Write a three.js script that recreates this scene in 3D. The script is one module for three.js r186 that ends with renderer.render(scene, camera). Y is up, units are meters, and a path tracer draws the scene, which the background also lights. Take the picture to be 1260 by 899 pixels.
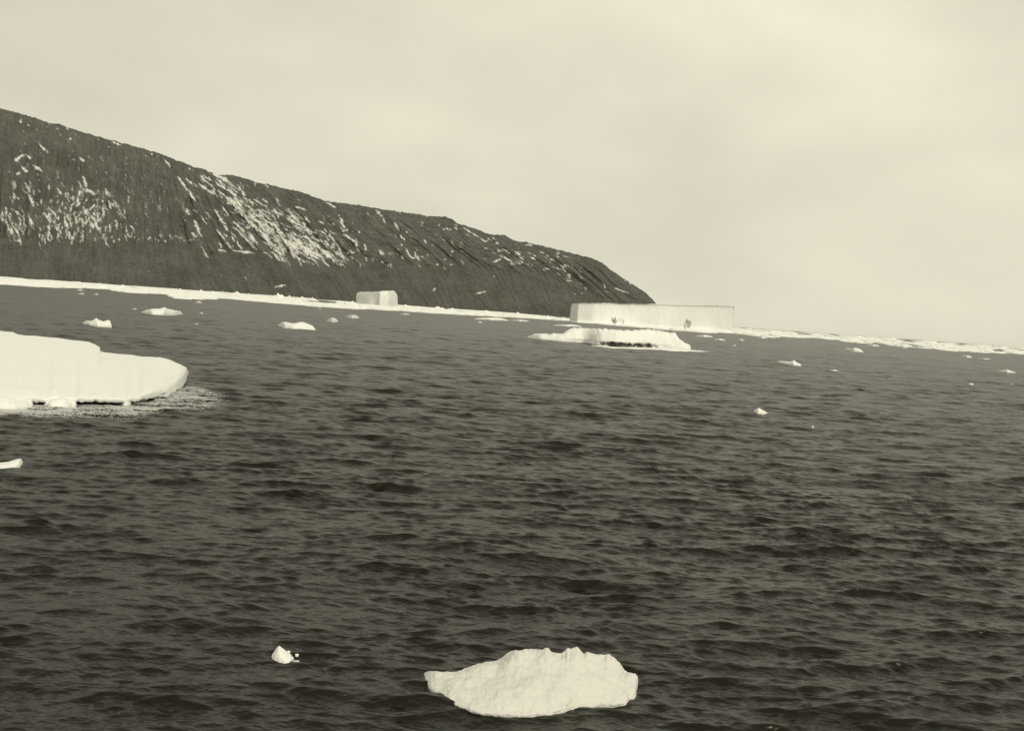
import * as THREE from 'three';
import { ImprovedNoise } from 'three/addons/math/ImprovedNoise.js';
import { mergeGeometries } from 'three/addons/utils/BufferGeometryUtils.js';

// ---------------------------------------------------------------- camera, sky, sun, exposure
const W = 1260, H = 899, F = 1383, EYE = 8;            // size of the photograph, focal length in its pixels, height of the ship's rail
const scene = new THREE.Scene();
const camera = new THREE.PerspectiveCamera(2 * Math.atan(H / 2 / F) * 180 / Math.PI, W / H, 0.5, 90000);
camera.rotation.order = 'YXZ';
camera.position.set(0, EYE, 0);
camera.rotation.set(-2.765 * Math.PI / 180, 0, 4.04 * Math.PI / 180);
camera.updateMatrixWorld();
scene.add(camera);

const noise = new ImprovedNoise();
function fbm(x, y, z, oct = 4, gain = 0.5) {
  let a = 1, f = 1, s = 0, n = 0;
  for (let i = 0; i < oct; i++) { s += a * noise.noise(x * f, y * f + 7.3 * i, z * f + 3.1 * i); n += a; a *= gain; f *= 2.03; }
  return s / n;
}
function rng(seed) { return () => { seed |= 0; seed = seed + 0x6D2B79F5 | 0; let t = Math.imul(seed ^ seed >>> 15, 1 | seed); t = t + Math.imul(t ^ t >>> 7, 61 | t) ^ t; return ((t ^ t >>> 14) >>> 0) / 4294967296; }; }
const clamp = (x, a = 0, b = 1) => Math.min(b, Math.max(a, x));
const smooth = (a, b, x) => { const t = clamp((x - a) / (b - a)); return t * t * (3 - 2 * t); };
const mix = (a, b, t) => a + (b - a) * t;

// pale overcast sky: even high cloud, a little uneven
{
  const w = 1024, h = 512, d = new Float32Array(w * h * 4);
  for (let j = 0; j < h; j++) for (let i = 0; i < w; i++) {
    const el = ((j + 0.5) / h - 0.5) * Math.PI, az = ((i + 0.5) / w - 0.5) * 2 * Math.PI;
    const x = Math.cos(el) * Math.cos(az), y = Math.sin(el), z = Math.cos(el) * Math.sin(az);
    let n = 1 + 0.34 * fbm(x * 2.3 + 1.7, y * 4 + 0.4, z * 2.3 + 5.2, 3) + 0.1 * fbm(x * 9, y * 22, z * 9 + 3, 4);
    const k = n * 0.655 * mix(.95, 1.06, smooth(0, .3, y)), q = (j * w + i) * 4;
    d[q] = k * 1.03; d[q + 1] = k * 0.985; d[q + 2] = k * 0.785; d[q + 3] = 1;
  }
  const t = new THREE.DataTexture(d, w, h, THREE.RGBAFormat, THREE.FloatType);
  t.mapping = THREE.EquirectangularReflectionMapping; t.magFilter = THREE.LinearFilter; t.minFilter = THREE.LinearFilter; t.needsUpdate = true;
  scene.background = t; scene.environment = t;
}
const sun = new THREE.DirectionalLight(new THREE.Color().setRGB(1, 0.95, 0.75), 1.5);   // hazy sun behind the ship, to the right
sun.position.set(420, 345, 700); sun.target.position.set(0, 0, -60);
sun.castShadow = true; sun.shadow.radius = 20; sun.shadow.mapSize.set(2048, 2048);
Object.assign(sun.shadow.camera, { left: -400, right: 400, top: 400, bottom: -400, near: 10, far: 3000 });
scene.add(sun, sun.target);

const renderer = new THREE.WebGLRenderer({ antialias: true });
renderer.setSize(1024, 730);
renderer.toneMapping = THREE.LinearToneMapping;
renderer.toneMappingExposure = 1.1;
renderer.shadowMap.enabled = true;

// ---------------------------------------------------------------- pixels to directions
const inverse = new THREE.Quaternion().copy(camera.quaternion).invert();
function ray(px, py) {                                   // azimuth (0 ahead, + right) and slope of the sight line through a pixel
  const v = new THREE.Vector3((px - W / 2) / F, -(py - H / 2) / F, -1).applyQuaternion(camera.quaternion);
  return { az: Math.atan2(v.x, -v.z), up: v.y / Math.hypot(v.x, v.z) };
}
function pixelOf(x, y, z) { const v = new THREE.Vector3(x, y - EYE, z).applyQuaternion(inverse); return [W / 2 - F * v.x / v.z, H / 2 + F * v.y / v.z]; }
const onSea = (px, py) => { const r = ray(px, py); const d = -EYE / Math.min(r.up, -0.0008); return { az: r.az, d, x: Math.sin(r.az) * d, z: -Math.cos(r.az) * d }; };
function line(pts, x) {                                  // polyline y at x
  if (x <= pts[0][0]) return pts[0][1];
  for (let i = 1; i < pts.length; i++) if (x <= pts[i][0]) { const [a, b] = [pts[i - 1], pts[i]]; return mix(a[1], b[1], (x - a[0]) / Math.max(1e-6, b[0] - a[0])); }
  return pts[pts.length - 1][1];
}

// ---------------------------------------------------------------- naming
const taken = {};
function numbered(name) { const n = taken[name] = (taken[name] ?? -1) + 1; return n ? name + '_' + String(n).padStart(3, '0') : name; }
function tag(o, label, category, group) { o.userData.label = label; o.userData.category = category; if (group) o.userData.group = group; return o; }
function shade(o) { o.traverse(c => { if (c.isMesh) { c.castShadow = true; c.receiveShadow = true; } }); return o; }
function structure(name, geometry, material) { const m = new THREE.Mesh(geometry, material); m.name = name; m.userData.kind = 'structure'; scene.add(m); return shade(m); }

// ---------------------------------------------------------------- materials
const M = {
  water: new THREE.MeshPhysicalMaterial({ color: new THREE.Color().setRGB(0.005, 0.0045, 0.0025), roughness: 0.29, ior: 1.33, specularIntensity: 0.8, specularColor: new THREE.Color().setRGB(1, 0.94, 0.78) }),
  ice: new THREE.MeshStandardMaterial({ color: new THREE.Color().setRGB(0.83, 0.83, 0.82), roughness: 0.85 }),
  snow: new THREE.MeshStandardMaterial({ color: new THREE.Color().setRGB(0.83, 0.83, 0.82), roughness: 0.9 }),
  wetIce: new THREE.MeshPhysicalMaterial({ color: new THREE.Color().setRGB(0.52, 0.52, 0.51), roughness: 0.5, ior: 1.31 }),
  oldIce: new THREE.MeshStandardMaterial({ color: new THREE.Color().setRGB(0.68, 0.67, 0.65), roughness: 0.8 }),
  rock: new THREE.MeshStandardMaterial({ vertexColors: true, roughness: 0.95 }),
};

// ---------------------------------------------------------------- sea
const waves = [];
{
  const r = rng(11), N = 110;
  for (let i = 0; i < N; i++) {
    const q = (i + r()) / N, L = 0.18 * Math.pow(20, q);                         // 0.18 m to 3.6 m
    const spread = mix(0.9, 0.5, q), g = (r() + r() + r() - 1.5) / 1.5;
    const dir = 0.14 + g * spread * 1.5;                                          // 0 runs towards the ship
    const k = 2 * Math.PI / L;
    const s = 0.036 * (L < 0.3 ? 1 : L < 0.75 ? 1.25 : 1.25 * Math.pow(0.75 / L, 0.5));
    waves.push({ L, k, kx: k * Math.sin(dir), kz: k * Math.cos(dir), a: s / k, p: r() * 6.283, sx: Math.sin(dir), sz: Math.cos(dir) });
  }
  const q = rng(3361);
  for (let i = 0; i < 26; i++) {                                                  // longer wind waves
    const L = 2.6 * Math.pow(5.4, (i + q()) / 26), k = 2 * Math.PI / L, dir = 0.1 + ((q() + q()) - 1) * 1.1;
    waves.push({ L, k, kx: k * Math.sin(dir), kz: k * Math.cos(dir), a: 0.016 / k * Math.min(1, 7 / L), p: q() * 6.283, sx: Math.sin(dir), sz: Math.cos(dir) });
  }
  for (let i = 0; i < 16; i++) {                                                  // low swell
    const L = 9 * Math.pow(7, (i + q()) / 16), k = 2 * Math.PI / L, dir = 0.3 + (q() - .5) * 1.5;
    waves.push({ L, k, kx: k * Math.sin(dir), kz: k * Math.cos(dir), a: 0.009 / k * Math.min(1, 26 / L), p: q() * 6.283, sx: Math.sin(dir), sz: Math.cos(dir) });
  }
}
{ // ripples too fine for the mesh: a 9 m tile of small waves
  const n = 768, T = 9, r = rng(23), h = new Float32Array(n * n), list = [];
  for (let i = 0; i < 130; i++) {
    const L = 0.09 * Math.pow(9, r()), a = ((r() + r() + r()) / 1.5 - 1) * 1.9, kx = Math.round(T / L * Math.sin(a)), ky = Math.round(-T / L * Math.cos(a));
    const m = Math.hypot(kx, ky) * 2 * Math.PI / T; if (m > 0) list.push([kx, ky, 0.022 / m, r() * 6.283]);
  }
  for (const [kx, ky, a, p] of list) {
    const cx = new Float32Array(n), sx = new Float32Array(n);
    for (let i = 0; i < n; i++) { cx[i] = Math.cos(2 * Math.PI * kx * i / n); sx[i] = Math.sin(2 * Math.PI * kx * i / n); }
    for (let j = 0; j < n; j++) { const t = 2 * Math.PI * ky * j / n + p, c = a * Math.cos(t), s = a * Math.sin(t), o = j * n; for (let i = 0; i < n; i++) h[o + i] += cx[i] * c - sx[i] * s; }
  }
  const d = new Uint8Array(n * n * 4), e = T / n;
  for (let j = 0; j < n; j++) for (let i = 0; i < n; i++) {
    const gx = (h[j * n + (i + 1) % n] - h[j * n + (i + n - 1) % n]) / (2 * e), gy = (h[((j + 1) % n) * n + i] - h[((j + n - 1) % n) * n + i]) / (2 * e), l = 1 / Math.hypot(gx, gy, 1), q = (j * n + i) * 4;
    d[q] = 127.5 - 127.5 * gx * l; d[q + 1] = 127.5 - 127.5 * gy * l; d[q + 2] = 127.5 + 127.5 * l; d[q + 3] = 255;
  }
  const t = new THREE.DataTexture(d, n, n); t.wrapS = t.wrapT = THREE.RepeatWrapping; t.magFilter = t.minFilter = THREE.LinearFilter; t.needsUpdate = true;
  M.water.normalMap = t; M.water.normalScale.set(1, 1);
}
function seaAt(x, z, step, out) {
  const gust = 1 + 0.35 * fbm(x * 0.035, 2.2, z * 0.02, 2) + 0.6 * fbm(x * 0.3, 8.2, z * 0.16, 2);
  let y = 0, dx = 0, dz = 0;
  for (const w of waves) {
    const l = (w.L / step - 1.9) / 1.4; if (l <= 0) continue;
    const a = w.a * Math.min(1, l) * gust, t = w.kx * x + w.kz * z + w.p, c = Math.cos(t), s = Math.sin(t);
    y += a * c; dx -= w.sx * a * s; dz -= w.sz * a * s;
  }
  out[0] = x + dx * 0.85 + y * 0.12; out[1] = y; out[2] = z + dz * 0.85 + y * 0.5;   // crests lean downwind, towards the ship
}
{
  const az = [], R = 0.56, fine = 604, coarse = 40;
  for (let i = 0; i <= fine; i++) az.push(-R + 2 * R * i / fine);
  for (let i = 1; i < coarse; i++) az.push(R + (2 * Math.PI - 2 * R) * i / coarse);
  const rad = [0.5, 6];
  for (let r = 13; r < 45000; r *= r < 60 ? 1.0027 : r < 500 ? 1.0033 : r < 1400 ? 1.005 : r < 3000 ? 1.02 : 1.06) rad.push(r);
  const nA = az.length, nR = rad.length, pos = new Float32Array(nA * nR * 3), uv = new Float32Array(nA * nR * 2), o = [0, 0, 0];
  for (let j = 0; j < nR; j++) for (let i = 0; i < nA; i++) {
    const r = rad[j], dr = (rad[j + 1] ?? r * 1.06) - r, da = i < fine ? 2 * R / fine : (2 * Math.PI - 2 * R) / coarse;
    seaAt(Math.sin(az[i]) * r, -Math.cos(az[i]) * r, Math.max(dr * 0.85, da * r, 0.03), o);
    pos.set(o, (j * nA + i) * 3); uv[(j * nA + i) * 2] = Math.sin(az[i]) * r / 9; uv[(j * nA + i) * 2 + 1] = Math.cos(az[i]) * r / 9;
  }
  const idx = new Uint32Array(nA * (nR - 1) * 6); let q = 0;
  for (let j = 0; j + 1 < nR; j++) for (let i = 0; i < nA; i++) {
    const a = j * nA + i, b = j * nA + (i + 1) % nA, c = a + nA, d = b + nA;
    idx[q++] = a; idx[q++] = b; idx[q++] = c; idx[q++] = b; idx[q++] = d; idx[q++] = c;
  }
  const g = new THREE.BufferGeometry();
  g.setAttribute('position', new THREE.BufferAttribute(pos, 3)); g.setAttribute('uv', new THREE.BufferAttribute(uv, 2)); g.setIndex(new THREE.BufferAttribute(idx, 1));
  g.computeVertexNormals();
  structure('sea', g, M.water);
}

// ---------------------------------------------------------------- headland
const CREST = [[-260, 62], [-180, 84], [-100, 108], [-40, 124], [0, 133], [18, 138], [40, 144], [62, 151], [72, 153], [100, 162], [122, 168], [140, 173], [165, 180], [182, 184], [205, 192], [220, 198], [238, 205], [252, 209], [268, 215], [280, 215], [298, 218], [318, 225], [330, 227], [352, 232], [372, 236], [385, 242], [400, 247], [440, 252], [468, 257], [490, 260], [530, 266], [548, 266], [557, 270], [563, 275], [585, 281], [602, 288], [620, 289], [634, 296], [650, 298], [682, 306], [706, 312], [726, 317], [737, 321], [752, 332], [768, 343], [785, 354], [797, 362], [804, 369], [809, 375], [818, 386], [828, 396]];
const BENCH = [[-260, 284], [-100, 288], [0, 291], [100, 296], [150, 298], [240, 300], [262, 311], [300, 312], [330, 308], [368, 314], [400, 325], [440, 328], [480, 323], [560, 328], [620, 330], [680, 345], [740, 364], [790, 380], [828, 397]];
{
  // snow lying on the slope, drawn as strokes in a mask over the hillside
  const SX = 2, MW = 1720, MH = 560, mask = new Float32Array(MW * MH), r = rng(5);
  function stroke(x0, y0, x1, y1, w0, w1, k = 1) {
    const n = Math.ceil(Math.hypot(x1 - x0, y1 - y0) * SX * 1.6) + 1;
    for (let i = 0; i <= n; i++) {
      const t = i / n, wob = 2.2 * fbm(x0 * 3.1 + t * 4, y0 * 1.7, 4.4, 2);
      const w = mix(w0, w1, t) * (1 + 1.5 * noise.noise(t * 6 + x0, y0, 1.5)) * Math.pow(Math.sin(Math.PI * clamp(t, .06, .94)), .6) * SX; if (w < .3) continue;
      const cx = (mix(x0, x1, t) + wob) * SX, cy = (mix(y0, y1, t) - 120) * SX;
      for (let y = Math.floor(cy - w - 1); y <= cy + w + 1; y++) for (let x = Math.floor(cx - w - 1); x <= cx + w + 1; x++) {
        if (x < 0 || y < 0 || x >= MW || y >= MH) continue;
        const v = k * clamp(1.2 - Math.hypot(x - cx, y - cy) / (w + 0.6)); if (v > mask[y * MW + x]) mask[y * MW + x] = Math.min(1, v);
      }
    }
  }
  // the streaks one can tell apart
  for (const s of [
    [218, 217, 229, 232, 1.4, 1.6], [229, 232, 240, 247, 1.6, 1.2], [228, 219, 238, 228, 1.2, 1.0], [246, 216, 254, 224, 1.4, .8], [245, 226, 262, 239, 1.3, 1.8], [268, 234, 300, 260, 1.6, 2.6], [288, 244, 296, 254, 2.4, 3], [262, 214, 280, 222, 2.2, 2.4], [266, 220, 276, 228, 2, 1], [281, 233, 290, 240, 2, 1.6],
    [264, 258, 272, 272, 1.2, 1.8], [274, 275, 280, 284, 1.8, 1.2], [229, 256, 232, 264, 1, 1.2], [239, 269, 247, 290, 1.2, 1.4], [236, 286, 240, 291, 1.2, 1], [265, 281, 287, 308, .8, 1.2], [287, 308, 312, 311, 1, 1], [268, 307, 278, 309, 1.2, 1], [290, 280, 316, 307, 2.4, 2.2], [286, 272, 300, 284, 1.6, 2], [318, 281, 334, 300, 1.6, 2.6], [305, 260, 322, 278, 1, 1.2], [338, 277, 346, 288, 1.2, 1.5],
    [342, 290, 366, 306, 3.4, 4.6], [352, 287, 372, 302, 2.6, 3], [360, 298, 396, 316, 4, 2.6], [380, 296, 392, 304, 2.4, 2.6], [396, 306, 410, 320, 3, 2.2], [372, 308, 392, 318, 2.6, 1.6], [352, 268, 368, 276, 1.4, 2.4], [358, 264, 366, 272, 2.4, 2], [368, 276, 386, 287, 1.8, 1.2], [376, 268, 380, 273, 1.2, 1], [391, 272, 398, 274, 1.6, 1.2], [364, 254, 376, 258, 1.6, 1.2],
    [402, 249, 412, 255, 1.6, .8], [416, 264, 424, 280, 1, 1.5], [420, 284, 428, 282, 1, 1], [422, 287, 436, 297, 1.2, 1.6], [436, 297, 441, 308, 1.4, .8], [462, 258, 470, 266, 1, .8], [470, 268, 474, 274, .8, .8], [485, 273, 491, 283, 1.2, .8], [492, 289, 497, 295, 1, .8], [498, 305, 506, 317, .8, .9], [506, 317, 511, 317, 1, 1], [509, 309, 515, 320, 1, .8], [467, 307, 470, 313, 1, .8], [448, 300, 450, 306, 1, .8],
    [570, 280, 590, 292, .7, .8], [590, 292, 598, 298, .7, .4], [607, 322, 616, 318, 1, .8], [618, 306, 626, 310, .8, .8], [634, 309, 640, 314, .9, .8], [616, 314, 630, 322, .7, .7], [741, 348, 746, 354, .8, .8], [757, 354, 764, 357, .8, .9], [764, 357, 772, 360, .9, .5], [586, 361, 598, 358, .9, .8], [337, 353, 352, 350, 1.2, 1.2], [533, 357, 536, 354, .8, .5], [648, 301, 655, 301, 1, .8],
    [18, 198, 24, 192, 1.4, 1.8], [24, 192, 30, 190, 1.6, .8], [32, 190, 37, 195, 1.2, 1], [26, 205, 33, 211, 1.6, 1.8], [20, 214, 24, 212, 1.4, 1.4], [40, 203, 51, 210, 1, 1.6], [48, 178, 58, 187, 1, 1.2], [24, 146, 26, 151, 1, .8], [31, 225, 36, 236, 1.4, 1.6], [33, 236, 41, 253, 1.4, 1.8], [6, 254, 7, 268, 1, 1.2], [8, 274, 12, 287, 1.2, 1.4], [13, 279, 15, 288, 1, 1.2], [35, 268, 41, 277, 1.6, 1.4], [17, 223, 18, 232, 1.2, 1],
    [98, 194, 102, 198, 1.2, 1.4], [102, 217, 106, 230, 1.6, 1.2], [106, 232, 115, 238, 1.6, 1.8], [69, 231, 76, 239, 1.2, .8], [129, 232, 131, 240, 1, 1.2], [133, 246, 135, 256, .8, 1.1], [94, 243, 97, 252, 1.4, 1], [102, 254, 108, 266, 1.2, 1.6], [55, 262, 60, 272, 1, 1.4], [78, 272, 83, 279, 1.4, 1.6], [117, 276, 121, 282, 1.4, 1.4], [142, 270, 144, 282, .9, 1], [58, 284, 64, 292, 1, 1.2], [84, 284, 86, 292, 1, .8], [204, 198, 209, 205, 1, .8], [85, 170, 87, 171, 1, 1], [138, 174, 147, 178, 1, .8],
  ]) stroke(...s);
  // scattered flecks
  const scatter = (n, x0, x1, y0, y1, dir, len, w, where = () => 1, k = 1) => {
    for (let i = 0; i < n; i++) {
      const x = mix(x0, x1, r()), y = mix(y0, y1, r()); if (r() > where(x, y)) continue;
      const a = dir + (r() - .5) * .9, l = len * (0.3 + r() * 1.2);
      stroke(x, y, x + Math.cos(a) * l, y + Math.sin(a) * l, w * (.5 + r()), w * (.3 + r()), k * (.55 + .5 * r()));
    }
  };
  scatter(420, 0, 165, 212, 296, 1.3, 9, .7, (x, y) => smooth(205, 275, y) * (.25 + .75 * smooth(165, 120, x)) * (.5 + .9 * noise.noise(x * .06, y * .05, 3)));
  scatter(130, 55, 130, 232, 292, 1.9, 5, .8);
  scatter(170, -260, 0, 205, 296, 1.3, 6, .9);
  scatter(330, 235, 345, 214, 312, .82, 13, .7, (x, y) => smooth(34, 0, Math.abs((y - 210) - (x - 255) * 1.0)) * .9 + .12);
  scatter(300, 300, 420, 255, 322, .74, 12, .8, (x, y) => smooth(48, 4, Math.abs((y - 262) - (x - 300) * .55)) + .1);
  scatter(120, 400, 560, 256, 326, 1.0, 4, .6, (x, y) => .35 + .5 * smooth(300, 322, y));
  scatter(150, 590, 700, 290, 345, .5, 4, .6, (x, y) => smooth(24, 2, Math.abs(y - 306 - (x - 620) * .32)));
  scatter(60, 690, 790, 318, 362, .6, 4, .6, (x, y) => .5, .8);
  scatter(120, 125, 240, 286, 300, 1.5, 2, .6, (x, y) => smooth(6, 0, Math.abs(y - 291)) * .8);
  scatter(160, 20, 260, 150, 215, 1.0, 2, .5, (x, y) => smooth(26, 0, y - line(CREST, x)) * .8);
  scatter(220, 280, 730, 215, 320, .9, 2.2, .5, (x, y) => smooth(30, 0, y - line(CREST, x)) * .55);
  scatter(60, -40, 760, 300, 360, .6, 2, .5, (x, y) => .3, .6);
  scatter(260, -20, 240, 170, 292, 1.3, 7, .6, (x, y) => smooth(0, 30, y - line(CREST, x)), .5);
  scatter(320, 230, 700, 215, 330, .85, 7, .6, (x, y) => smooth(0, 14, y - line(CREST, x)) * smooth(0, 8, line(BENCH, x) - y), .5);
  const maskAt = (px, py) => {
    const x = px * SX - .5, y = (py - 120) * SX - .5, i = Math.floor(x), j = Math.floor(y);
    if (i < 0 || j < 0 || i >= MW - 1 || j >= MH - 1) return 0;
    const u = x - i, v = y - j, q = j * MW + i;
    return mix(mix(mask[q], mask[q + 1], u), mix(mask[q + MW], mask[q + MW + 1], u), v);
  };

  // section by section along the shore: beach, scree apron, bench, gullied slope, crest, plateau, far side
  const nU = 880, T = [];
  for (let i = 0; i < 70; i++) T.push(i / 70 * 0.25);
  for (let i = 0; i < 170; i++) T.push(0.25 + i / 170 * 0.75);
  T.push(1); for (let i = 1; i <= 10; i++) T.push(1 + i / 10);
  const nV = T.length, pos = new Float32Array(nU * nV * 3), col = new Float32Array(nU * nV * 3);
  for (let i = 0; i < nU; i++) {
    const px = mix(-255, 827, i / (nU - 1)), rc = ray(px, line(CREST, px)), rb = ray(px, line(BENCH, px)), az = rc.az;
    const Df = mix(4700, 5300, clamp(px / 820)) + 120 * fbm(px * 0.012, 0.3, 9.1, 3);
    const hRough = EYE + rc.up * (Df + 900), tip = smooth(828, 700, px);
    const Db = Df + 60 + 340 * tip, Dc = Db + 40 + Math.max(0, hRough) * 0.95;
    const jag = 1.8 * fbm(px * 0.11, 3.3, 0.4, 3) + 1.2 * fbm(px * 0.45, 1.3, 2.4, 2);
    const hc = Math.max(1, EYE + (rc.up + jag / F) * Dc), hb = Math.min(Math.max(0.5, EYE + rb.up * Db), hc * 0.8);
    for (let j = 0; j < nV; j++) {
      const t = T[j]; let d, y;
      if (t <= 0.25) { const s = t / 0.25; d = mix(Df, Db, s); y = -14 * (1 - s) ** 6 + hb * Math.pow(s, 1.12); }
      else if (t <= 1) { const s = (t - 0.25) / 0.75; d = mix(Db, Dc, s); y = mix(hb, hc, Math.pow(s, 0.92)); }
      else { const s = t - 1; d = Dc + 1600 * s * (0.25 + 0.75 * tip); y = mix(hc, hc * 0.8 - 20, s); if (s > .85) y = -14; }
      const bell = t < 1 ? Math.sin(Math.PI * clamp(t)) : 0;
      const lean = px + (t - 0.25) * 120 * smooth(150, 300, px);                 // gullies run down to the right on the right-hand slope
      const gul = fbm(lean * 0.07, t * 1.2, 2.2, 4) * 70 + fbm(lean * 0.22, t * 3.5, 5.5, 3) * mix(28, 13, smooth(300, 480, px));
      d += bell * tip * gul * (t < 0.25 ? 0.35 : 1);
      const wx = Math.sin(az) * d, wz = -Math.cos(az) * d, q = (i * nV + j) * 3;
      y += bell * tip * fbm(wx * 0.02, wz * 0.02, t * 6, 3) * 9;
      pos[q] = wx; pos[q + 1] = y; pos[q + 2] = wz;
      const [sx, sy] = pixelOf(wx, y, wz);
      let m = t <= 1 ? maskAt(sx, sy) : 0;
      m = smooth(.14, 1.15, m * (1.05 + 1.1 * fbm(sx * .5 + .2 * sy, sy * .34 - .1 * sx, 1, 2)) + .25 * fbm(sx * .8, sy * .8, 6, 2));
      const g = 0.085 * (1 + 0.45 * fbm(lean * .05, t * 5, 7, 4) + .35 * fbm(px * .02, t * 16, 1, 3) + .5 * fbm(lean * .3, t * 9, 2, 3) + .55 * fbm(sx * .3, sy * .3, 4, 3)) * (t < .25 + .03 * fbm(px * .08, 3, 3, 3) ? .86 : 1);
      const rock = clamp(g, .02, .2);
      col[q] = mix(rock, .74, m); col[q + 1] = mix(rock, .74, m); col[q + 2] = mix(rock * .86, .72, m);
    }
  }
  const idx = [];
  for (let i = 0; i + 1 < nU; i++) for (let j = 0; j + 1 < nV; j++) { const a = i * nV + j, b = a + nV; idx.push(a, b, a + 1, b, b + 1, a + 1); }
  const g = new THREE.BufferGeometry();
  g.setAttribute('position', new THREE.BufferAttribute(pos, 3)); g.setAttribute('color', new THREE.BufferAttribute(col, 3)); g.setIndex(idx); g.computeVertexNormals();
  structure('headland', g, M.rock);
}

// ---------------------------------------------------------------- ice: a solid lofted through sections from end to end
// front: foot of the near side on the water; sky: its upper outline; both [pixel x, pixel y]; section(u, h, D, px): [[metres back, metres up] ...] from foot to foot
const lump = (u, h, D) => [[0, 0], [D * .05, h * .42], [D * .22, h * .78], [D * .55, h], [D * .82, h * .75], [D * .97, h * .3], [D, 0]];
const table = (u, h, D) => [[0, 0], [h * .015, h * .3], [h * .02, h * .7], [h * .03, h * .96], [h * .09, h], [D * .5, h * 1.01], [D * .96, h], [D, h * .5], [D + 1, 0]];
function loft({ front, sky, dist, depth, section = lump, crest = 0.55, even = 0.05, wavy = 0, jag = 0, nU = 90, nS = 36, rough = 0.08, grain = 0.18, deep = 0.5, flute = 0, dents = [], seed = 0 }) {
  const x0 = Math.min(front?.[0][0] ?? sky[0][0]), x1 = front ? front[front.length - 1][0] : sky[sky.length - 1][0];
  const P = [], ring = nS + 1; let hMax = 0, left, right;
  const secs = [];
  for (let i = 0; i <= nU; i++) {
    const u = i / nU, px = mix(x0, x1, u);
    const foot = front ? onSea(px, line(front, px) + wavy * fbm(px * .13, seed, .4, 3) * Math.min(1, 6 * u, 6 - 6 * u)) : { az: ray(px, line(sky, px)).az, d: line(dist, px) };
    let D = typeof depth === 'function' ? depth(u, foot.d, px) : depth * (0.25 + 0.75 * Math.sqrt(Math.max(0, Math.sin(Math.PI * u))));
    if (front) D = Math.max(foot.d * .0015, Math.min(D, (onSea(px, line(sky, px)).d - foot.d) * .95));
    const up = ray(px, line(sky, px) + jag * (fbm(px * .22, seed, 2.2, 3) + .5 * fbm(px * .9, seed, 6.2, 2)) * Math.min(1, 8 * u, 8 - 8 * u)).up, h = Math.max(0.04, EYE + up * (foot.d + D * crest));
    hMax = Math.max(hMax, h); secs.push({ u, px, az: foot.az, d: foot.d, D, h });
  }
  const k = Math.round(nU * even);
  if (front && k) for (const key of ['d', 'D']) {
    const v = secs.map((s, i) => { const w = Math.min(i, nU - i, Math.ceil(k * .6)); let a = 0; for (let j = i - w; j <= i + w; j++) a += secs[j][key]; return a / (2 * w + 1); });
    secs.forEach((s, i) => { s[key] = v[i]; });
  }
  secs.forEach((s, i) => {                                // the outline's small teeth stay at the crest, the flanks run smoother
    let a = 0, n = 0; for (let j = Math.max(0, i - k); j <= Math.min(nU, i + k); j++) { a += secs[j].h; n++; }
    const hs = mix(a / n, s.h, clamp(1 - Math.min(i, nU - i) / (k + 1)));
    s.pts = section(s.u, hs, s.D, s.px).map(([d, y]) => [d, y * mix(1, s.h / hs, smooth(.7, 1, y / hs))]);
  });
  const dMax = Math.max(...secs.map(s => s.D)), width = secs[0].d * Math.abs(secs[nU].az - secs[0].az);
  for (const s of secs) {
    const sub = deep * hMax, c = [[s.pts[0][0] + s.D * .12, -sub], ...s.pts, [s.pts[s.pts.length - 1][0] - s.D * .12, -sub]];
    const curve = new THREE.CatmullRomCurve3(c.map(([d, y]) => new THREE.Vector3(d, y, 0)), false, 'catmullrom', 0.25).getPoints(nS);
    for (const p of curve) P.push(Math.sin(s.az) * (s.d + p.x), p.y, -Math.cos(s.az) * (s.d + p.x));
  }
  const idx = [];
  for (let i = 0; i < nU; i++) for (let j = 0; j < ring; j++) { const a = i * ring + j, b = i * ring + (j + 1) % ring, c = a + ring, d = b + ring; idx.push(a, c, b, b, c, d); }
  for (const e of [0, nU]) {                              // end caps
    let cx = 0, cy = 0, cz = 0; for (let j = 0; j < ring; j++) { const q = (e * ring + j) * 3; cx += P[q]; cy += P[q + 1]; cz += P[q + 2]; }
    P.push(cx / ring, cy / ring, cz / ring); const m = P.length / 3 - 1;
    for (let j = 0; j < ring; j++) { const a = e * ring + j, b = e * ring + (j + 1) % ring; e ? idx.push(b, a, m) : idx.push(a, b, m); }
  }
  const g = new THREE.BufferGeometry(); g.setAttribute('position', new THREE.Float32BufferAttribute(P, 3)); g.setIndex(idx); g.computeVertexNormals();
  const p = g.attributes.position, n = g.attributes.normal, size = Math.min(width * .3, hMax * 1.6), f = 1 / (grain * size * 2.2 + .02);
  for (let i = 0; i < p.count; i++) {
    const x = p.getX(i), y = p.getY(i), z = p.getZ(i);
    const kk = Math.min(nU, Math.floor(i / ring)); let a = rough * size * clamp(secs[kk].D / (dMax * .4), .2, 1) * (fbm(x * f + seed, y * f, z * f, 5, .55) * 1.1 + .5 * (Math.abs(fbm(x * f * .45, y * f * .45 + seed, z * f * .45, 2)) - .15));
    if (flute) { const az = Math.atan2(x, -z); a += flute * (3.2 * fbm(az * 30 + seed, y * .01, 3.5, 2) + 1.3 * fbm(az * 110 + seed, y * .03, .5, 4) + .14 * fbm(az * 500, y * .12, 2.5, 2)) * (1 - Math.abs(n.getY(i))); }
    for (const [dx, dy, dr, dd] of dents) { const [sx] = pixelOf(x, y, z), q = Math.hypot((sx - dx) / dr, (y / hMax - dy) / (dr * .03)) * (1 + .9 * fbm(sx * .5, y * .3, 3, 2)); if (q < 1 && n.getZ(i) > 0) a -= dd * (1 - q ** 4); }
    p.setXYZ(i, x + n.getX(i) * a, y + n.getY(i) * a * (y < 0 ? 0 : 1), z + n.getZ(i) * a);
  }
  g.computeVertexNormals(); g.computeBoundingBox();
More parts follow.
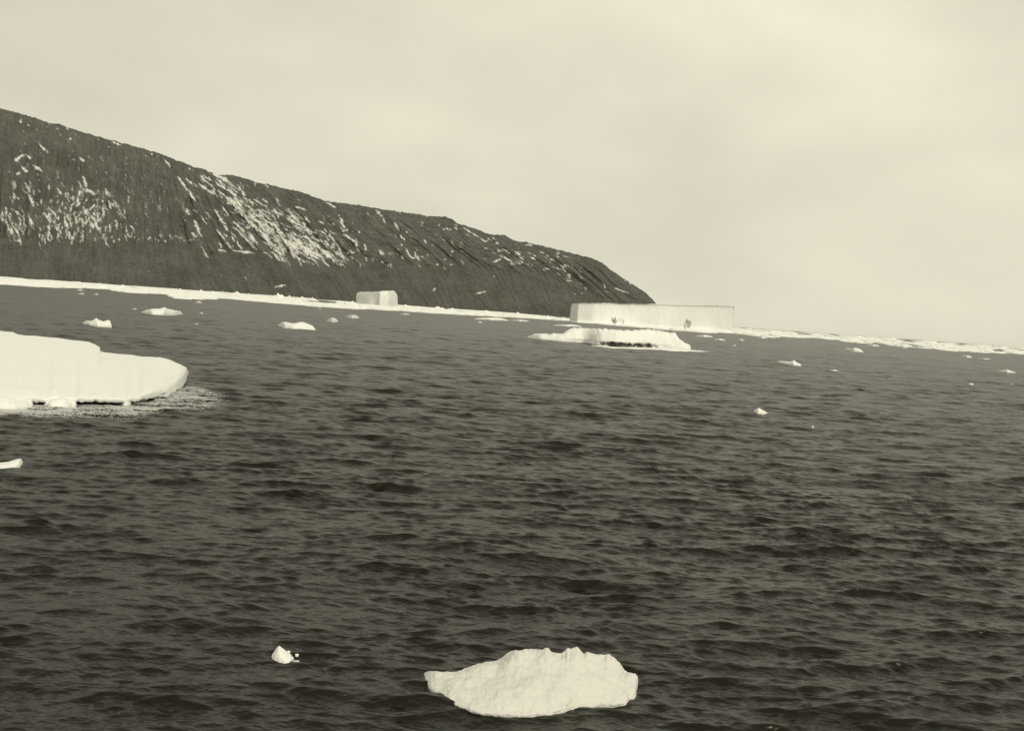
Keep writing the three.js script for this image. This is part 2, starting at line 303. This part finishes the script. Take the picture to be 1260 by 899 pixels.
  const b = g.boundingBox, at = new THREE.Vector3((b.min.x + b.max.x) / 2, 0, (b.min.z + b.max.z) / 2);
  g.translate(-at.x, 0, -at.z);
  return { g, at };
}
function ride(at) {                                       // what floats near by rides up on the waves under it
  if (at.length() > 260) return 0;
  let y = 0; const o = [0, 0, 0]; for (let i = 0; i < 8; i++) { seaAt(at.x + Math.cos(i * .8) * .5, at.z + Math.sin(i * .8) * .5, .5, o); y += o[1] / 8; }
  return Math.max(0, y);
}
function ice(name, label, category, spec, group, material = M.ice) {
  const { g, at } = loft(spec), m = new THREE.Mesh(g, material);
  m.name = numbered(name); m.position.copy(at); m.position.y = ride(at); scene.add(shade(m)); return tag(m, label, category, group);
}
function iceGroup(name, label, category, parts, group) {
  const o = new THREE.Group(); o.name = numbered(name); scene.add(o);
  parts.forEach(([part, spec, material = M.ice], i) => {
    const { g, at } = loft(spec), m = new THREE.Mesh(g, material); if (!i) o.position.copy(at);
    m.name = part; m.position.copy(at).sub(o.position); o.add(m);
  });
  shade(o); return tag(o, label, category, group);
}

// the flat-topped berg under the cape
ice('tabular_iceberg', 'long flat-topped white iceberg with sheer cliffs standing off the cape', 'iceberg', {
  jag: 1, sky: [[702, 392], [703, 384], [704, 374.6], [706, 373.2], [740, 373], [775, 373.6], [807, 374], [850, 375], [880, 375.4], [903.2, 376], [904, 378]],
  dist: [[702, 1312], [712, 1286], [730, 1284], [820, 1294], [904, 1306]], depth: (u) => 120 * (0.35 + .65 * Math.sqrt(Math.sin(Math.PI * clamp(u, .03, .97)))),
  section: (u, h, D) => [[-3, 0], [-1.2, h * .06], [0, h * .14], [.1, h * .5], [.2, h * .93], [.6, h], [D * .5, h * .98], [D * .96, h * .95], [D, h * .5], [D + 1, 0]], crest: 0.01, nU: 330, nS: 70, rough: .012, grain: .25, flute: .8, even: .03, deep: .25, dents: [[756, .15, 2.6, 8], [846, .22, 3.8, 7], [763, .1, 4, 3]],
});
// the smaller block farther along the belt
ice('tabular_iceberg', 'small square white iceberg rising from the pack ice belt below the hill', 'iceberg', {
  sky: [[438.5, 373], [439.5, 361], [442, 359.5], [452, 359.2], [464, 359], [470, 358], [483, 357.6], [486, 359.5], [488, 363], [488.6, 374]],
  dist: [[438, 2290], [452, 2250], [468, 2190], [478, 2200], [489, 2260]], depth: (u) => 60 * (0.4 + .6 * Math.sqrt(Math.sin(Math.PI * clamp(u, .05, .95)))),
  section: table, crest: .04, jag: .8, nU: 120, nS: 50, rough: .014, grain: .25, flute: 1.6, even: 0, deep: .25, seed: 4,
});
// the low berg in open water
iceGroup('low_iceberg', 'long low white iceberg with a ragged top and tapering ends in open water', 'iceberg', [
  ['ice_ridge', {
    front: [[649, 415.5], [660, 417.5], [690, 420], [720, 422], [735, 424], [760, 426], [800, 428], [830, 430], [850, 431.5]],
    sky: [[649, 414.5], [654, 412], [660, 410.8], [672, 411.4], [684, 410.6], [692, 411.2], [696, 407], [702, 403.4], [708, 403], [718, 403.4], [724, 404.6], [733, 404.4], [742, 405.4], [752, 405], [764, 406.4], [776, 406.8], [788, 405.4], [796, 405], [808, 407], [820, 408.6], [830, 410], [833, 415], [839, 420], [845, 423.5], [849, 424.5], [850, 430]],
    depth: (u) => 5 + 20 * Math.sqrt(Math.sin(Math.PI * clamp(u))), crest: .2, jag: 2.4, nU: 240, nS: 46, rough: .06, grain: .13,
    section: (u, h, D, px) => { const c = clamp(smooth(736, 752, px) * smooth(808, 790, px) + .5 * noise.noise(px * .16, 2.2, .3) * smooth(730, 740, px) * smooth(815, 805, px)) * 4.2; return [[c, 0], [c * .9, h * .12], [c * .25, h * (.17 + .1 * noise.noise(px * .3, .7, .1))], [.1, h * .3], [D * .07, h * .72], [D * .13, h * .92], [D * .2, h], [D * .6, h * .94], [D * .95, h * .6], [D, 0]]; },
  }],
  ['ice_foot', {
    front: [[728, 425.4], [745, 427.6], [754, 428.4], [800, 430.4], [830, 432.4], [868, 433], [876, 433]], sky: [[728, 424.6], [745, 425], [752, 426.6], [775, 427], [800, 427.6], [830, 429], [845, 430], [862, 431.4], [872, 432.2], [876, 432.8]],
    depth: 9, crest: .5, nU: 120, nS: 24, rough: .12, grain: .3, seed: 3,
  }],
]);
// the great floe, undercut along its foot
const cave = (px) => Math.max(smooth(92, 97, px) * smooth(154, 140, px), smooth(157, 166, px) * smooth(206, 196, px), .8 * smooth(38, 42, px) * smooth(56, 51, px));
iceGroup('undercut_ice_floe', 'great smooth white floe with dark wave-cut hollows along its foot', 'ice floe', [
  ['snow_slab', {
    front: [[-150, 509], [-60, 505], [0, 501.5], [50, 499.5], [95, 500], [150, 500.5], [175, 498.5], [195, 494], [210, 487], [222, 479], [228, 471], [231, 461], [231.6, 458]],
    sky: [[-150, 401], [-60, 405], [0, 408], [11, 408.4], [17, 411.6], [30, 414], [60, 416], [88, 419], [104, 421], [112, 424], [118.5, 427], [119.5, 432], [126, 434], [150, 436.5], [172, 439.4], [186, 440], [194, 440], [205, 442], [212, 446], [220, 450], [227, 454], [231, 457], [231.6, 458]],
    depth: (u, d, px) => Math.max(1.6, line([[-150, 118], [0, 112], [100, 108], [205, 103], [220, 101], [232, 99.5]], px) - d), crest: .93, even: .09, nU: 300, nS: 90, rough: .035, grain: .32, deep: .35,
    section: (u, h, D, px) => {
      const c = clamp(cave(px) * (1 + .7 * fbm(px * .12, 5.5, .2, 2))) * 2.4, lip = Math.min(h * .8, .62 + .22 * noise.noise(px * .09, 1.2, .4)), roof = lip * (.55 + .35 * fbm(px * .16, .4, 8.8, 3));
      return [[c, 0], [c, roof * .55], [c * .75, roof], [c * .1 + .05, roof * (1 - .25 * cave(px))], [.06, lip * .9], [D * .05, lip + (h - lip) * .12], [D * .25, mix(lip, h, .42)], [D * .6, mix(lip, h, .78)], [D * .88, h * .985], [D * .95, h], [D, h * .4], [D - .1, 0]];
    },
  }, M.snow],
  ['ice_foot', { front: [[-80, 507], [-20, 505], [0, 504], [18, 503.5], [36, 501.5], [41, 500]], sky: [[-80, 495], [-30, 492], [-8, 490], [4, 489], [14, 490], [22, 494], [30, 493], [36, 495], [41, 498]], depth: 2.2, crest: .5, nU: 80, nS: 26, rough: .16, grain: .25, seed: 8 }],
  ['ice_foot', { front: [[53, 499], [62, 502], [80, 502.5], [93, 500]], sky: [[53, 497.5], [58, 493], [64, 489], [74, 487], [82, 489], [88, 493], [93, 498]], depth: 2.4, crest: .6, nU: 70, nS: 34, even: .12, rough: .22, grain: .4, seed: 18 }],
]);
// the floe below the ship's side
ice('ragged_ice_floe', 'thick ragged white floe with pointed ends and knobbly crest drifting close by', 'ice floe', {
  front: [[521.5, 831], [523.5, 838], [528, 847], [534, 855], [548, 862], [575, 873], [590, 877.5], [615, 880], [660, 880.5], [688, 879], [700, 875], [706, 871], [730, 868.5], [760, 867.5], [775, 866.5], [780, 863], [782, 855], [783, 847], [785, 839.5]],
  sky: [[521.5, 829], [523, 826], [527, 825.6], [534, 828], [544, 830], [555, 831], [565, 829], [572, 825], [580, 819.5], [586, 816.5], [596, 816], [604, 816], [608, 819], [613, 815.5], [617, 809], [624, 803.5], [632, 801], [640, 801], [650, 803.5], [656, 803], [662, 799.5], [666, 796], [669, 796], [673, 800], [682, 801.5], [690, 801], [693, 798.5], [696, 800.5], [699, 798.5], [704, 796.5], [709, 799], [714, 804.5], [718, 801.5], [722, 802], [730, 805.5], [736, 807], [744, 806.5], [751, 810.5], [757, 815.5], [761, 821], [760, 825], [763, 832], [766, 835], [769, 832], [774, 831.5], [779, 833.5], [783, 837], [785, 839]],
  depth: (u, d) => Math.max(.22, 25.3 - d), crest: .62, nU: 420, nS: 120, rough: .12, grain: .2, wavy: 2.5, even: .07, jag: .9, deep: .6,
  section: (u, h, D, px) => [[.0, -.03], [D * .0, h * .1], [D * .05, h * .24], [D * .14, h * .42], [D * .28, h * .62], [D * .44, h * .84], [D * .55, h * .97], [D * .62, h], [D * .78, h * .72], [D * .96, h * .3], [D, 0]],
}, undefined, M.oldIce);
// small ones near by
ice('ice_chunk', 'small wedge-shaped white ice chunk with a sharp peak and tiny fragments beside it', 'ice chunk', {
  front: [[334, 810], [337, 813.5], [343, 815.5], [350, 816.8], [356, 816.2], [361, 812]], sky: [[334, 808], [336.5, 803.5], [339, 799], [341.5, 796.6], [344, 798], [348, 801.5], [352, 804.6], [357, 807.5], [361, 811]],
  depth: .62, crest: .4, nU: 90, nS: 50, rough: .07, grain: .3,
});
for (const [x, y, w, h, label] of [[354.5, 806, 5, 4.5, 'tiny ice fragment touching the back of the wedge-shaped ice chunk'], [365, 809, 4, 3, 'tiny white ice fragment floating clear beyond the wedge-shaped ice chunk'], [364, 816, 8, 2.4, 'low wet ice sliver at the tapering end of the wedge-shaped chunk']])
  ice('ice_fragment', label, 'ice fragment', { front: [[x - w / 2, y - .6], [x, y], [x + w / 2, y - .6]], sky: [[x - w / 2, y - .7], [x - w * .34, y - h * .6], [x - w * .12, y - h], [x + w * .15, y - h * .8], [x + w * .36, y - h * .5], [x + w / 2, y - .7]], depth: .1 * w / 4, nU: 30, nS: 24, even: .1, rough: .12, grain: .4, seed: x }, 'fragments beside the wedge-shaped chunk', label.includes('wet') ? M.wetIce : M.ice);
const small = [
  ['small low white floe cut by the frame beyond the near water', [[-24, 577], [0, 577], [14, 576], [24, 575], [27.5, 571]], [[-24, 568], [-8, 570], [2, 570.5], [9, 569.5], [15, 567], [20, 565.4], [25, 565], [27.5, 569]], 1.4],
  ['small white floe with a single central peak between two smooth floes', [[101.5, 398.6], [110, 401.2], [120, 402.4], [137, 403]], [[101.5, 398], [105, 395.4], [112, 395.6], [115, 393.4], [117.5, 391.6], [120, 394.2], [126, 396], [132, 394.8], [135, 395.4], [137, 402]], 5],
  ['long smooth lens-shaped white floe with a tiny knob on top', [[173.5, 384.6], [185, 387.2], [200, 388.2], [215, 388], [224.5, 386.6]], [[173.5, 384], [179, 381], [187, 379.8], [197, 379.8], [200, 378.4], [202, 377.6], [205, 379.8], [214, 381.4], [221, 382.6], [224.5, 385.6]], 7],
  ['rounded twin-humped white floe off the small square iceberg', [[341.5, 400.6], [348, 403.6], [362, 405], [388, 406.2]], [[341.5, 400], [345, 397], [350, 395.6], [356, 397], [362, 397.8], [367, 396.2], [371, 395.8], [377, 398], [384, 400.4], [388, 405]], 6],
  ['small domed white floe next to a flatter one', [[401.8, 394.8], [408, 396.4], [415.5, 396.2]], [[401.8, 394], [405, 391.6], [409, 390.8], [413, 392], [415.5, 395]], 3],
  ['small flat white floe below the square iceberg', [[425, 390.2], [433, 391.6], [441.5, 391.4]], [[425, 389.6], [430, 387], [433, 387.8], [436, 387], [440, 389], [441.5, 390.6]], 3],
  ['thin flat white floe with a raised point near one end', [[957, 445.6], [966, 447.6], [976, 449], [986, 449.6]], [[957, 444], [964, 444], [971, 444.8], [975, 444], [977, 442.8], [980, 445.4], [986, 448.6]], 3],
  ['small double-humped white floe close below the horizon ice', [[1039.5, 430.4], [1050, 432.6], [1062.5, 433.6]], [[1039.5, 429.6], [1042, 427.4], [1045, 427.8], [1048, 429], [1052, 427.6], [1057, 428.6], [1062.5, 432.4]], 4],
  ['lone small rounded white ice chunk in open water', [[928, 509], [932, 511.4], [938, 512], [944.5, 511.2]], [[928, 508], [930, 505.4], [933.5, 504.4], [937, 506.4], [941, 508.6], [944.5, 510.4]], 1.5],
  ['thin white floe sliver in the open water well short of the horizon ice', [[1229, 456.8], [1240, 458.8], [1250, 458.8]], [[1229, 456.4], [1236, 454.8], [1240, 454.4], [1244, 456.2], [1250, 458]], 3],
  ['narrow white floe just off the edge of the far ice belt', [[1184, 438.6], [1190, 439.8], [1196, 440]], [[1184, 437.4], [1189, 436.6], [1196, 438.6]], 3],
];
small.forEach(([label, front, sky, depth], i) => ice('small_ice_floe', label, 'ice floe', { front, sky, depth, nU: 70, nS: 34, rough: .07, grain: .25, seed: i * 3.7 }, 'small floes scattered on open water'));
// chips of ice, a few pixels each
for (const [x, y, w, h, label = 'tiny low white chip of drift ice on the dark water'] of [[244, 373, 9, 3], [247.5, 386.4, 6, 2.4], [241, 399, 5, 1.4], [165, 381, 7, 2], [98, 358, 11, 2.2], [100, 362.4, 9, 2.4], [118, 363, 7, 2.6], [150, 360, 8, 2], [393, 380.4, 5, 1.6], [867, 414.6, 22, 2.6, 'flat narrow ice strip floating between the two long icebergs, nearer the open end'], [886, 419, 14, 2.4, 'short flat ice strip just past the low iceberg tail'], [912, 419.6, 8, 3], [904, 425.6, 5, 1.6], [1026, 456.6, 12, 1.8], [1195, 475, 8, 2.2], [1212, 441.6, 16, .9, 'faint thin ice line awash near the far ice belt'], [1245, 473, 5, 1.6], [699, 401.6, 36, 2.6, 'thin flat ice strip behind the tapering end of the low iceberg'], [605, 394, 44, 3.6, 'longest flat strip of drift ice lying just off the pack ice belt'], [640, 395.4, 24, 2.2, 'flat ice strip continuing the longest strip off the pack ice belt'], [590, 397, 8, 2], [498, 387, 14, 1.6, 'thin ice strip just below the small square iceberg'], [938, 416.4, 14, 2.2], [1112, 428, 12, 2.4], [1075, 426, 16, 2.4], [1000, 526.6, 4, 2.6], [1126, 421, 14, 2]])
  ice(label.startsWith('tiny') ? 'ice_chip' : 'ice_strip', label, label.startsWith('tiny') ? 'ice chip' : 'ice strip', { front: [[x - w / 2, y - .5 - w * .03], [x, y], [x + w / 2, y - .5 + w * .03]], sky: [[x - w / 2, y - .8 - w * .03], [x - w * .22, y - h * .9], [x + w * .1, y - h], [x + w * .3, y - h * .7], [x + w / 2, y - .6 + w * .03]], depth: w * onSea(x, y).d / F * .5, nU: 26, nS: 18, rough: .12, grain: .35, seed: x }, label.startsWith('tiny') ? 'chips of drift ice' : 'strips of drift ice');

// ---------------------------------------------------------------- the belt of pack ice
const UPPER = [[-90, 335], [0, 340.6], [52, 344.6], [103, 347.8], [155, 351], [206, 354.6], [240, 357.6], [290, 360], [340, 363.6], [390, 368], [440, 372.6], [490, 375.4], [540, 379], [600, 383], [640, 386], [690, 391.5], [740, 396], [800, 401], [860, 400.4], [900, 402.6], [1000, 409.6], [1100, 416.6], [1187, 422.8], [1250, 427.2], [1360, 435]];
const LOWER = [[-90, 345], [0, 350], [52, 353.6], [103, 354.6], [130, 355.5], [155, 360], [206, 362], [222, 368], [255, 368], [270, 366], [290, 369], [340, 373], [390, 377.6], [440, 380.4], [490, 382.6], [540, 386], [580, 388], [655, 392], [690, 394.6], [740, 399], [800, 404], [830, 407], [862, 409], [900, 409.6], [940, 414.6], [1000, 415.4], [1040, 421], [1090, 424.4], [1140, 429.4], [1187, 433], [1250, 435.4], [1360, 443]];
{
  const r = rng(77), variants = [];
  for (let v = 0; v < 7; v++) {                           // 1 m across, 1 m high, rough rim, hummocks on top
    const g = new THREE.IcosahedronGeometry(1, 5), p = g.attributes.position;
    for (let i = 0; i < p.count; i++) {
      let x = p.getX(i), y = p.getY(i), z = p.getZ(i); const a = Math.atan2(z, x), l = Math.hypot(x, z);
      const rim = 1 + .3 * fbm(Math.cos(a) * 1.3 + v * 5, Math.sin(a) * 1.3, 1.5, 3), e = Math.pow(l, .45) / Math.max(l, 1e-4) * rim * .5;
      const hum = .5 + .6 * Math.max(0, fbm(x * 2.2 + v * 3.3, 1, z * 2.2, 3) + .1) + .35 * Math.max(0, fbm(x * 6 + v, 4, z * 6, 2));
      x *= e; z *= e; y = y > 0 ? Math.pow(y, .3) * hum : -Math.pow(-y, .4) * .5;
      p.setXYZ(i, x, y, z);
    }
    g.deleteAttribute('uv'); g.computeVertexNormals(); variants.push(g);
  }
  const spot = (near) => {
    const x = mix(-60, 1330, r()), lo = line(LOWER, x), hi = line(UPPER, x), f = near ? Math.pow(r(), 1.6) : r();
    const gap = noise.noise(x * .03, f * 2.2, 7.7) > (x < 260 ? .9 : x > 930 ? .3 : .38);       // leads of open water
    const y = mix(lo, hi, f); return { x, y, gap, ...onSea(x, y) };
  };
  const put = (o, s, wpx, hm) => {
    const w = wpx * s.d / F; o.position.set(s.x3, 0, s.z3); o.rotation.y = r() * .5 - .25 - s.az; o.scale.set(w, hm, Math.min(w, 90) * (.5 + r() * .4));
  };
  let n = 0;
  while (n < 240) {
    const q = spot(true); if (q.gap) continue; const x3 = Math.sin(q.az) * q.d, z3 = -Math.cos(q.az) * q.d;
    const m = new THREE.Mesh(variants[n % 7], M.snow); m.name = numbered('pack_ice_floe');
    put(m, { ...q, x3, z3 }, n % 5 ? 6 + 20 * r() * r() + (q.x < 250 ? 14 : 0) : 4 + 7 * r(), (n % 5 ? 1 : 1.9) * Math.min(Math.max(4, q.d / 1100), (.75 + 1.9 * r() * r()) * Math.pow(q.d / 900, .6)));
    scene.add(shade(m)); tag(m, 'hummocked white floe packed among others in the long ice belt', 'ice floe', 'floes of the pack ice belt'); n++;
  }
  const mats = [[], [], []]; n = 0;
  while (n < 3000) {
    const q = spot(false); if (q.gap) continue;
    const o = new THREE.Object3D(); put(o, { x3: Math.sin(q.az) * q.d, z3: -Math.cos(q.az) * q.d, ...q, az: q.az }, 5 + 16 * r() + (q.x < 250 ? 10 : 0), Math.min(Math.max(2.4, q.d / 1500), (.55 + .9 * r()) * (1 + q.d / 5000) * Math.pow(q.d / 900, .5)));
    o.updateMatrix(); mats[n % 3].push(o.matrix.clone()); n++;
  }
  mats.forEach((l, k) => {
    const m = new THREE.InstancedMesh(variants[k * 2], M.snow, l.length); l.forEach((x, i) => m.setMatrixAt(i, x)); m.name = numbered('pack_ice');
    m.userData.kind = 'stuff'; tag(m, ['distant pack ice filling the belt along the shore and horizon', 'broken drift ice crowding the long white belt', 'far floes closing the ice belt towards the horizon'][k], 'pack ice'); scene.add(shade(m));
  });
}
// hummocks of piled ice standing up from the belt
for (const [x, w, h, dy = 2.6] of [[150, 11, 3.2], [222, 9, 4], [246, 12, 4.4], [262, 7, 3.4], [291, 13, 5], [306, 8, 3.4], [343, 15, 6.6], [356, 9, 4.6], [372, 12, 4.6], [386, 13, 4.8], [418, 10, 4], [432, 13, 5], [500, 13, 4.6], [515, 9, 3.8], [538, 24, 4.8], [556, 16, 4.4], [598, 17, 4.6], [638, 12, 5], [660, 9, 3.6], [676, 16, 4.8], [694, 10, 4.4], [955, 12, 3.4], [1058, 14, 3.6], [1100, 16, 3.8], [1150, 12, 3.2], [1236, 14, 3.4]]) {
  const y = line(UPPER, x) + dy, t = .07, r = rng(Math.round(x)), a = .3 + .3 * r(), e = w / 2;
  ice('ice_hummock', 'rough white hummock of piled ice standing up from the pack ice belt', 'ice hummock', { front: [[x - e, y - e * t], [x + e, y + e * t]], sky: [[x - e, y - .6 - e * t], [x - e * .8, y - h * .4 - e * t], [x - e + w * a * .7, y - h * (.5 + .3 * r())], [x - e + w * a, y - h], [x - e + w * (a + .15), y - h * (.6 + .25 * r())], [x + e * .55, y - h * .55 * r() - .8], [x + e, y - .5 + e * t]], depth: 9, jag: .8, nU: 36, nS: 20, rough: .14, grain: .3, seed: x }, 'hummocks on the pack ice belt');
}
// brash ice washing about the foot of the great floe
{
  const r = rng(31), g = new THREE.IcosahedronGeometry(1, 0); g.deleteAttribute('uv');
  const list = [], o = new THREE.Object3D(), out = [0, 0, 0];
  for (let k = 0; k < 320000 && list.length < 60000; k++) {
    const x = mix(-60, 282, r()), y = mix(470, 520, r());
    const foot = line([[-60, 505], [0, 502], [95, 500], [175, 498], [200, 491], [215, 482], [232, 474], [268, 484]], x);
    const band = smooth(-3, 1, y - foot) * smooth(line([[-60, 15], [100, 16], [200, 20], [235, 36], [268, 22]], x), 2, y - foot) * smooth(284, 230, x);
    if (r() > band * clamp(.7 + 1.3 * fbm(x * .05, y * .2, 3, 3))) continue;
    const p = onSea(x, y); seaAt(p.x, p.z, .21, out);
    const s = .02 + .07 * r() * r() * r(); o.position.set(out[0], out[1] + .018, out[2]); o.scale.set(s * (1 + r()), s * .3, s * (1 + r())); o.rotation.set(0, r() * 6, 0); o.updateMatrix(); list.push(o.matrix.clone());
  }
  const m = new THREE.InstancedMesh(g, M.wetIce, list.length); list.forEach((x, i) => m.setMatrixAt(i, x)); m.name = 'brash_ice'; m.userData.kind = 'stuff';
  tag(m, 'grey wet brash ice washing round the undercut floe', 'brash ice'); scene.add(shade(m));
}
renderer.render(scene, camera);
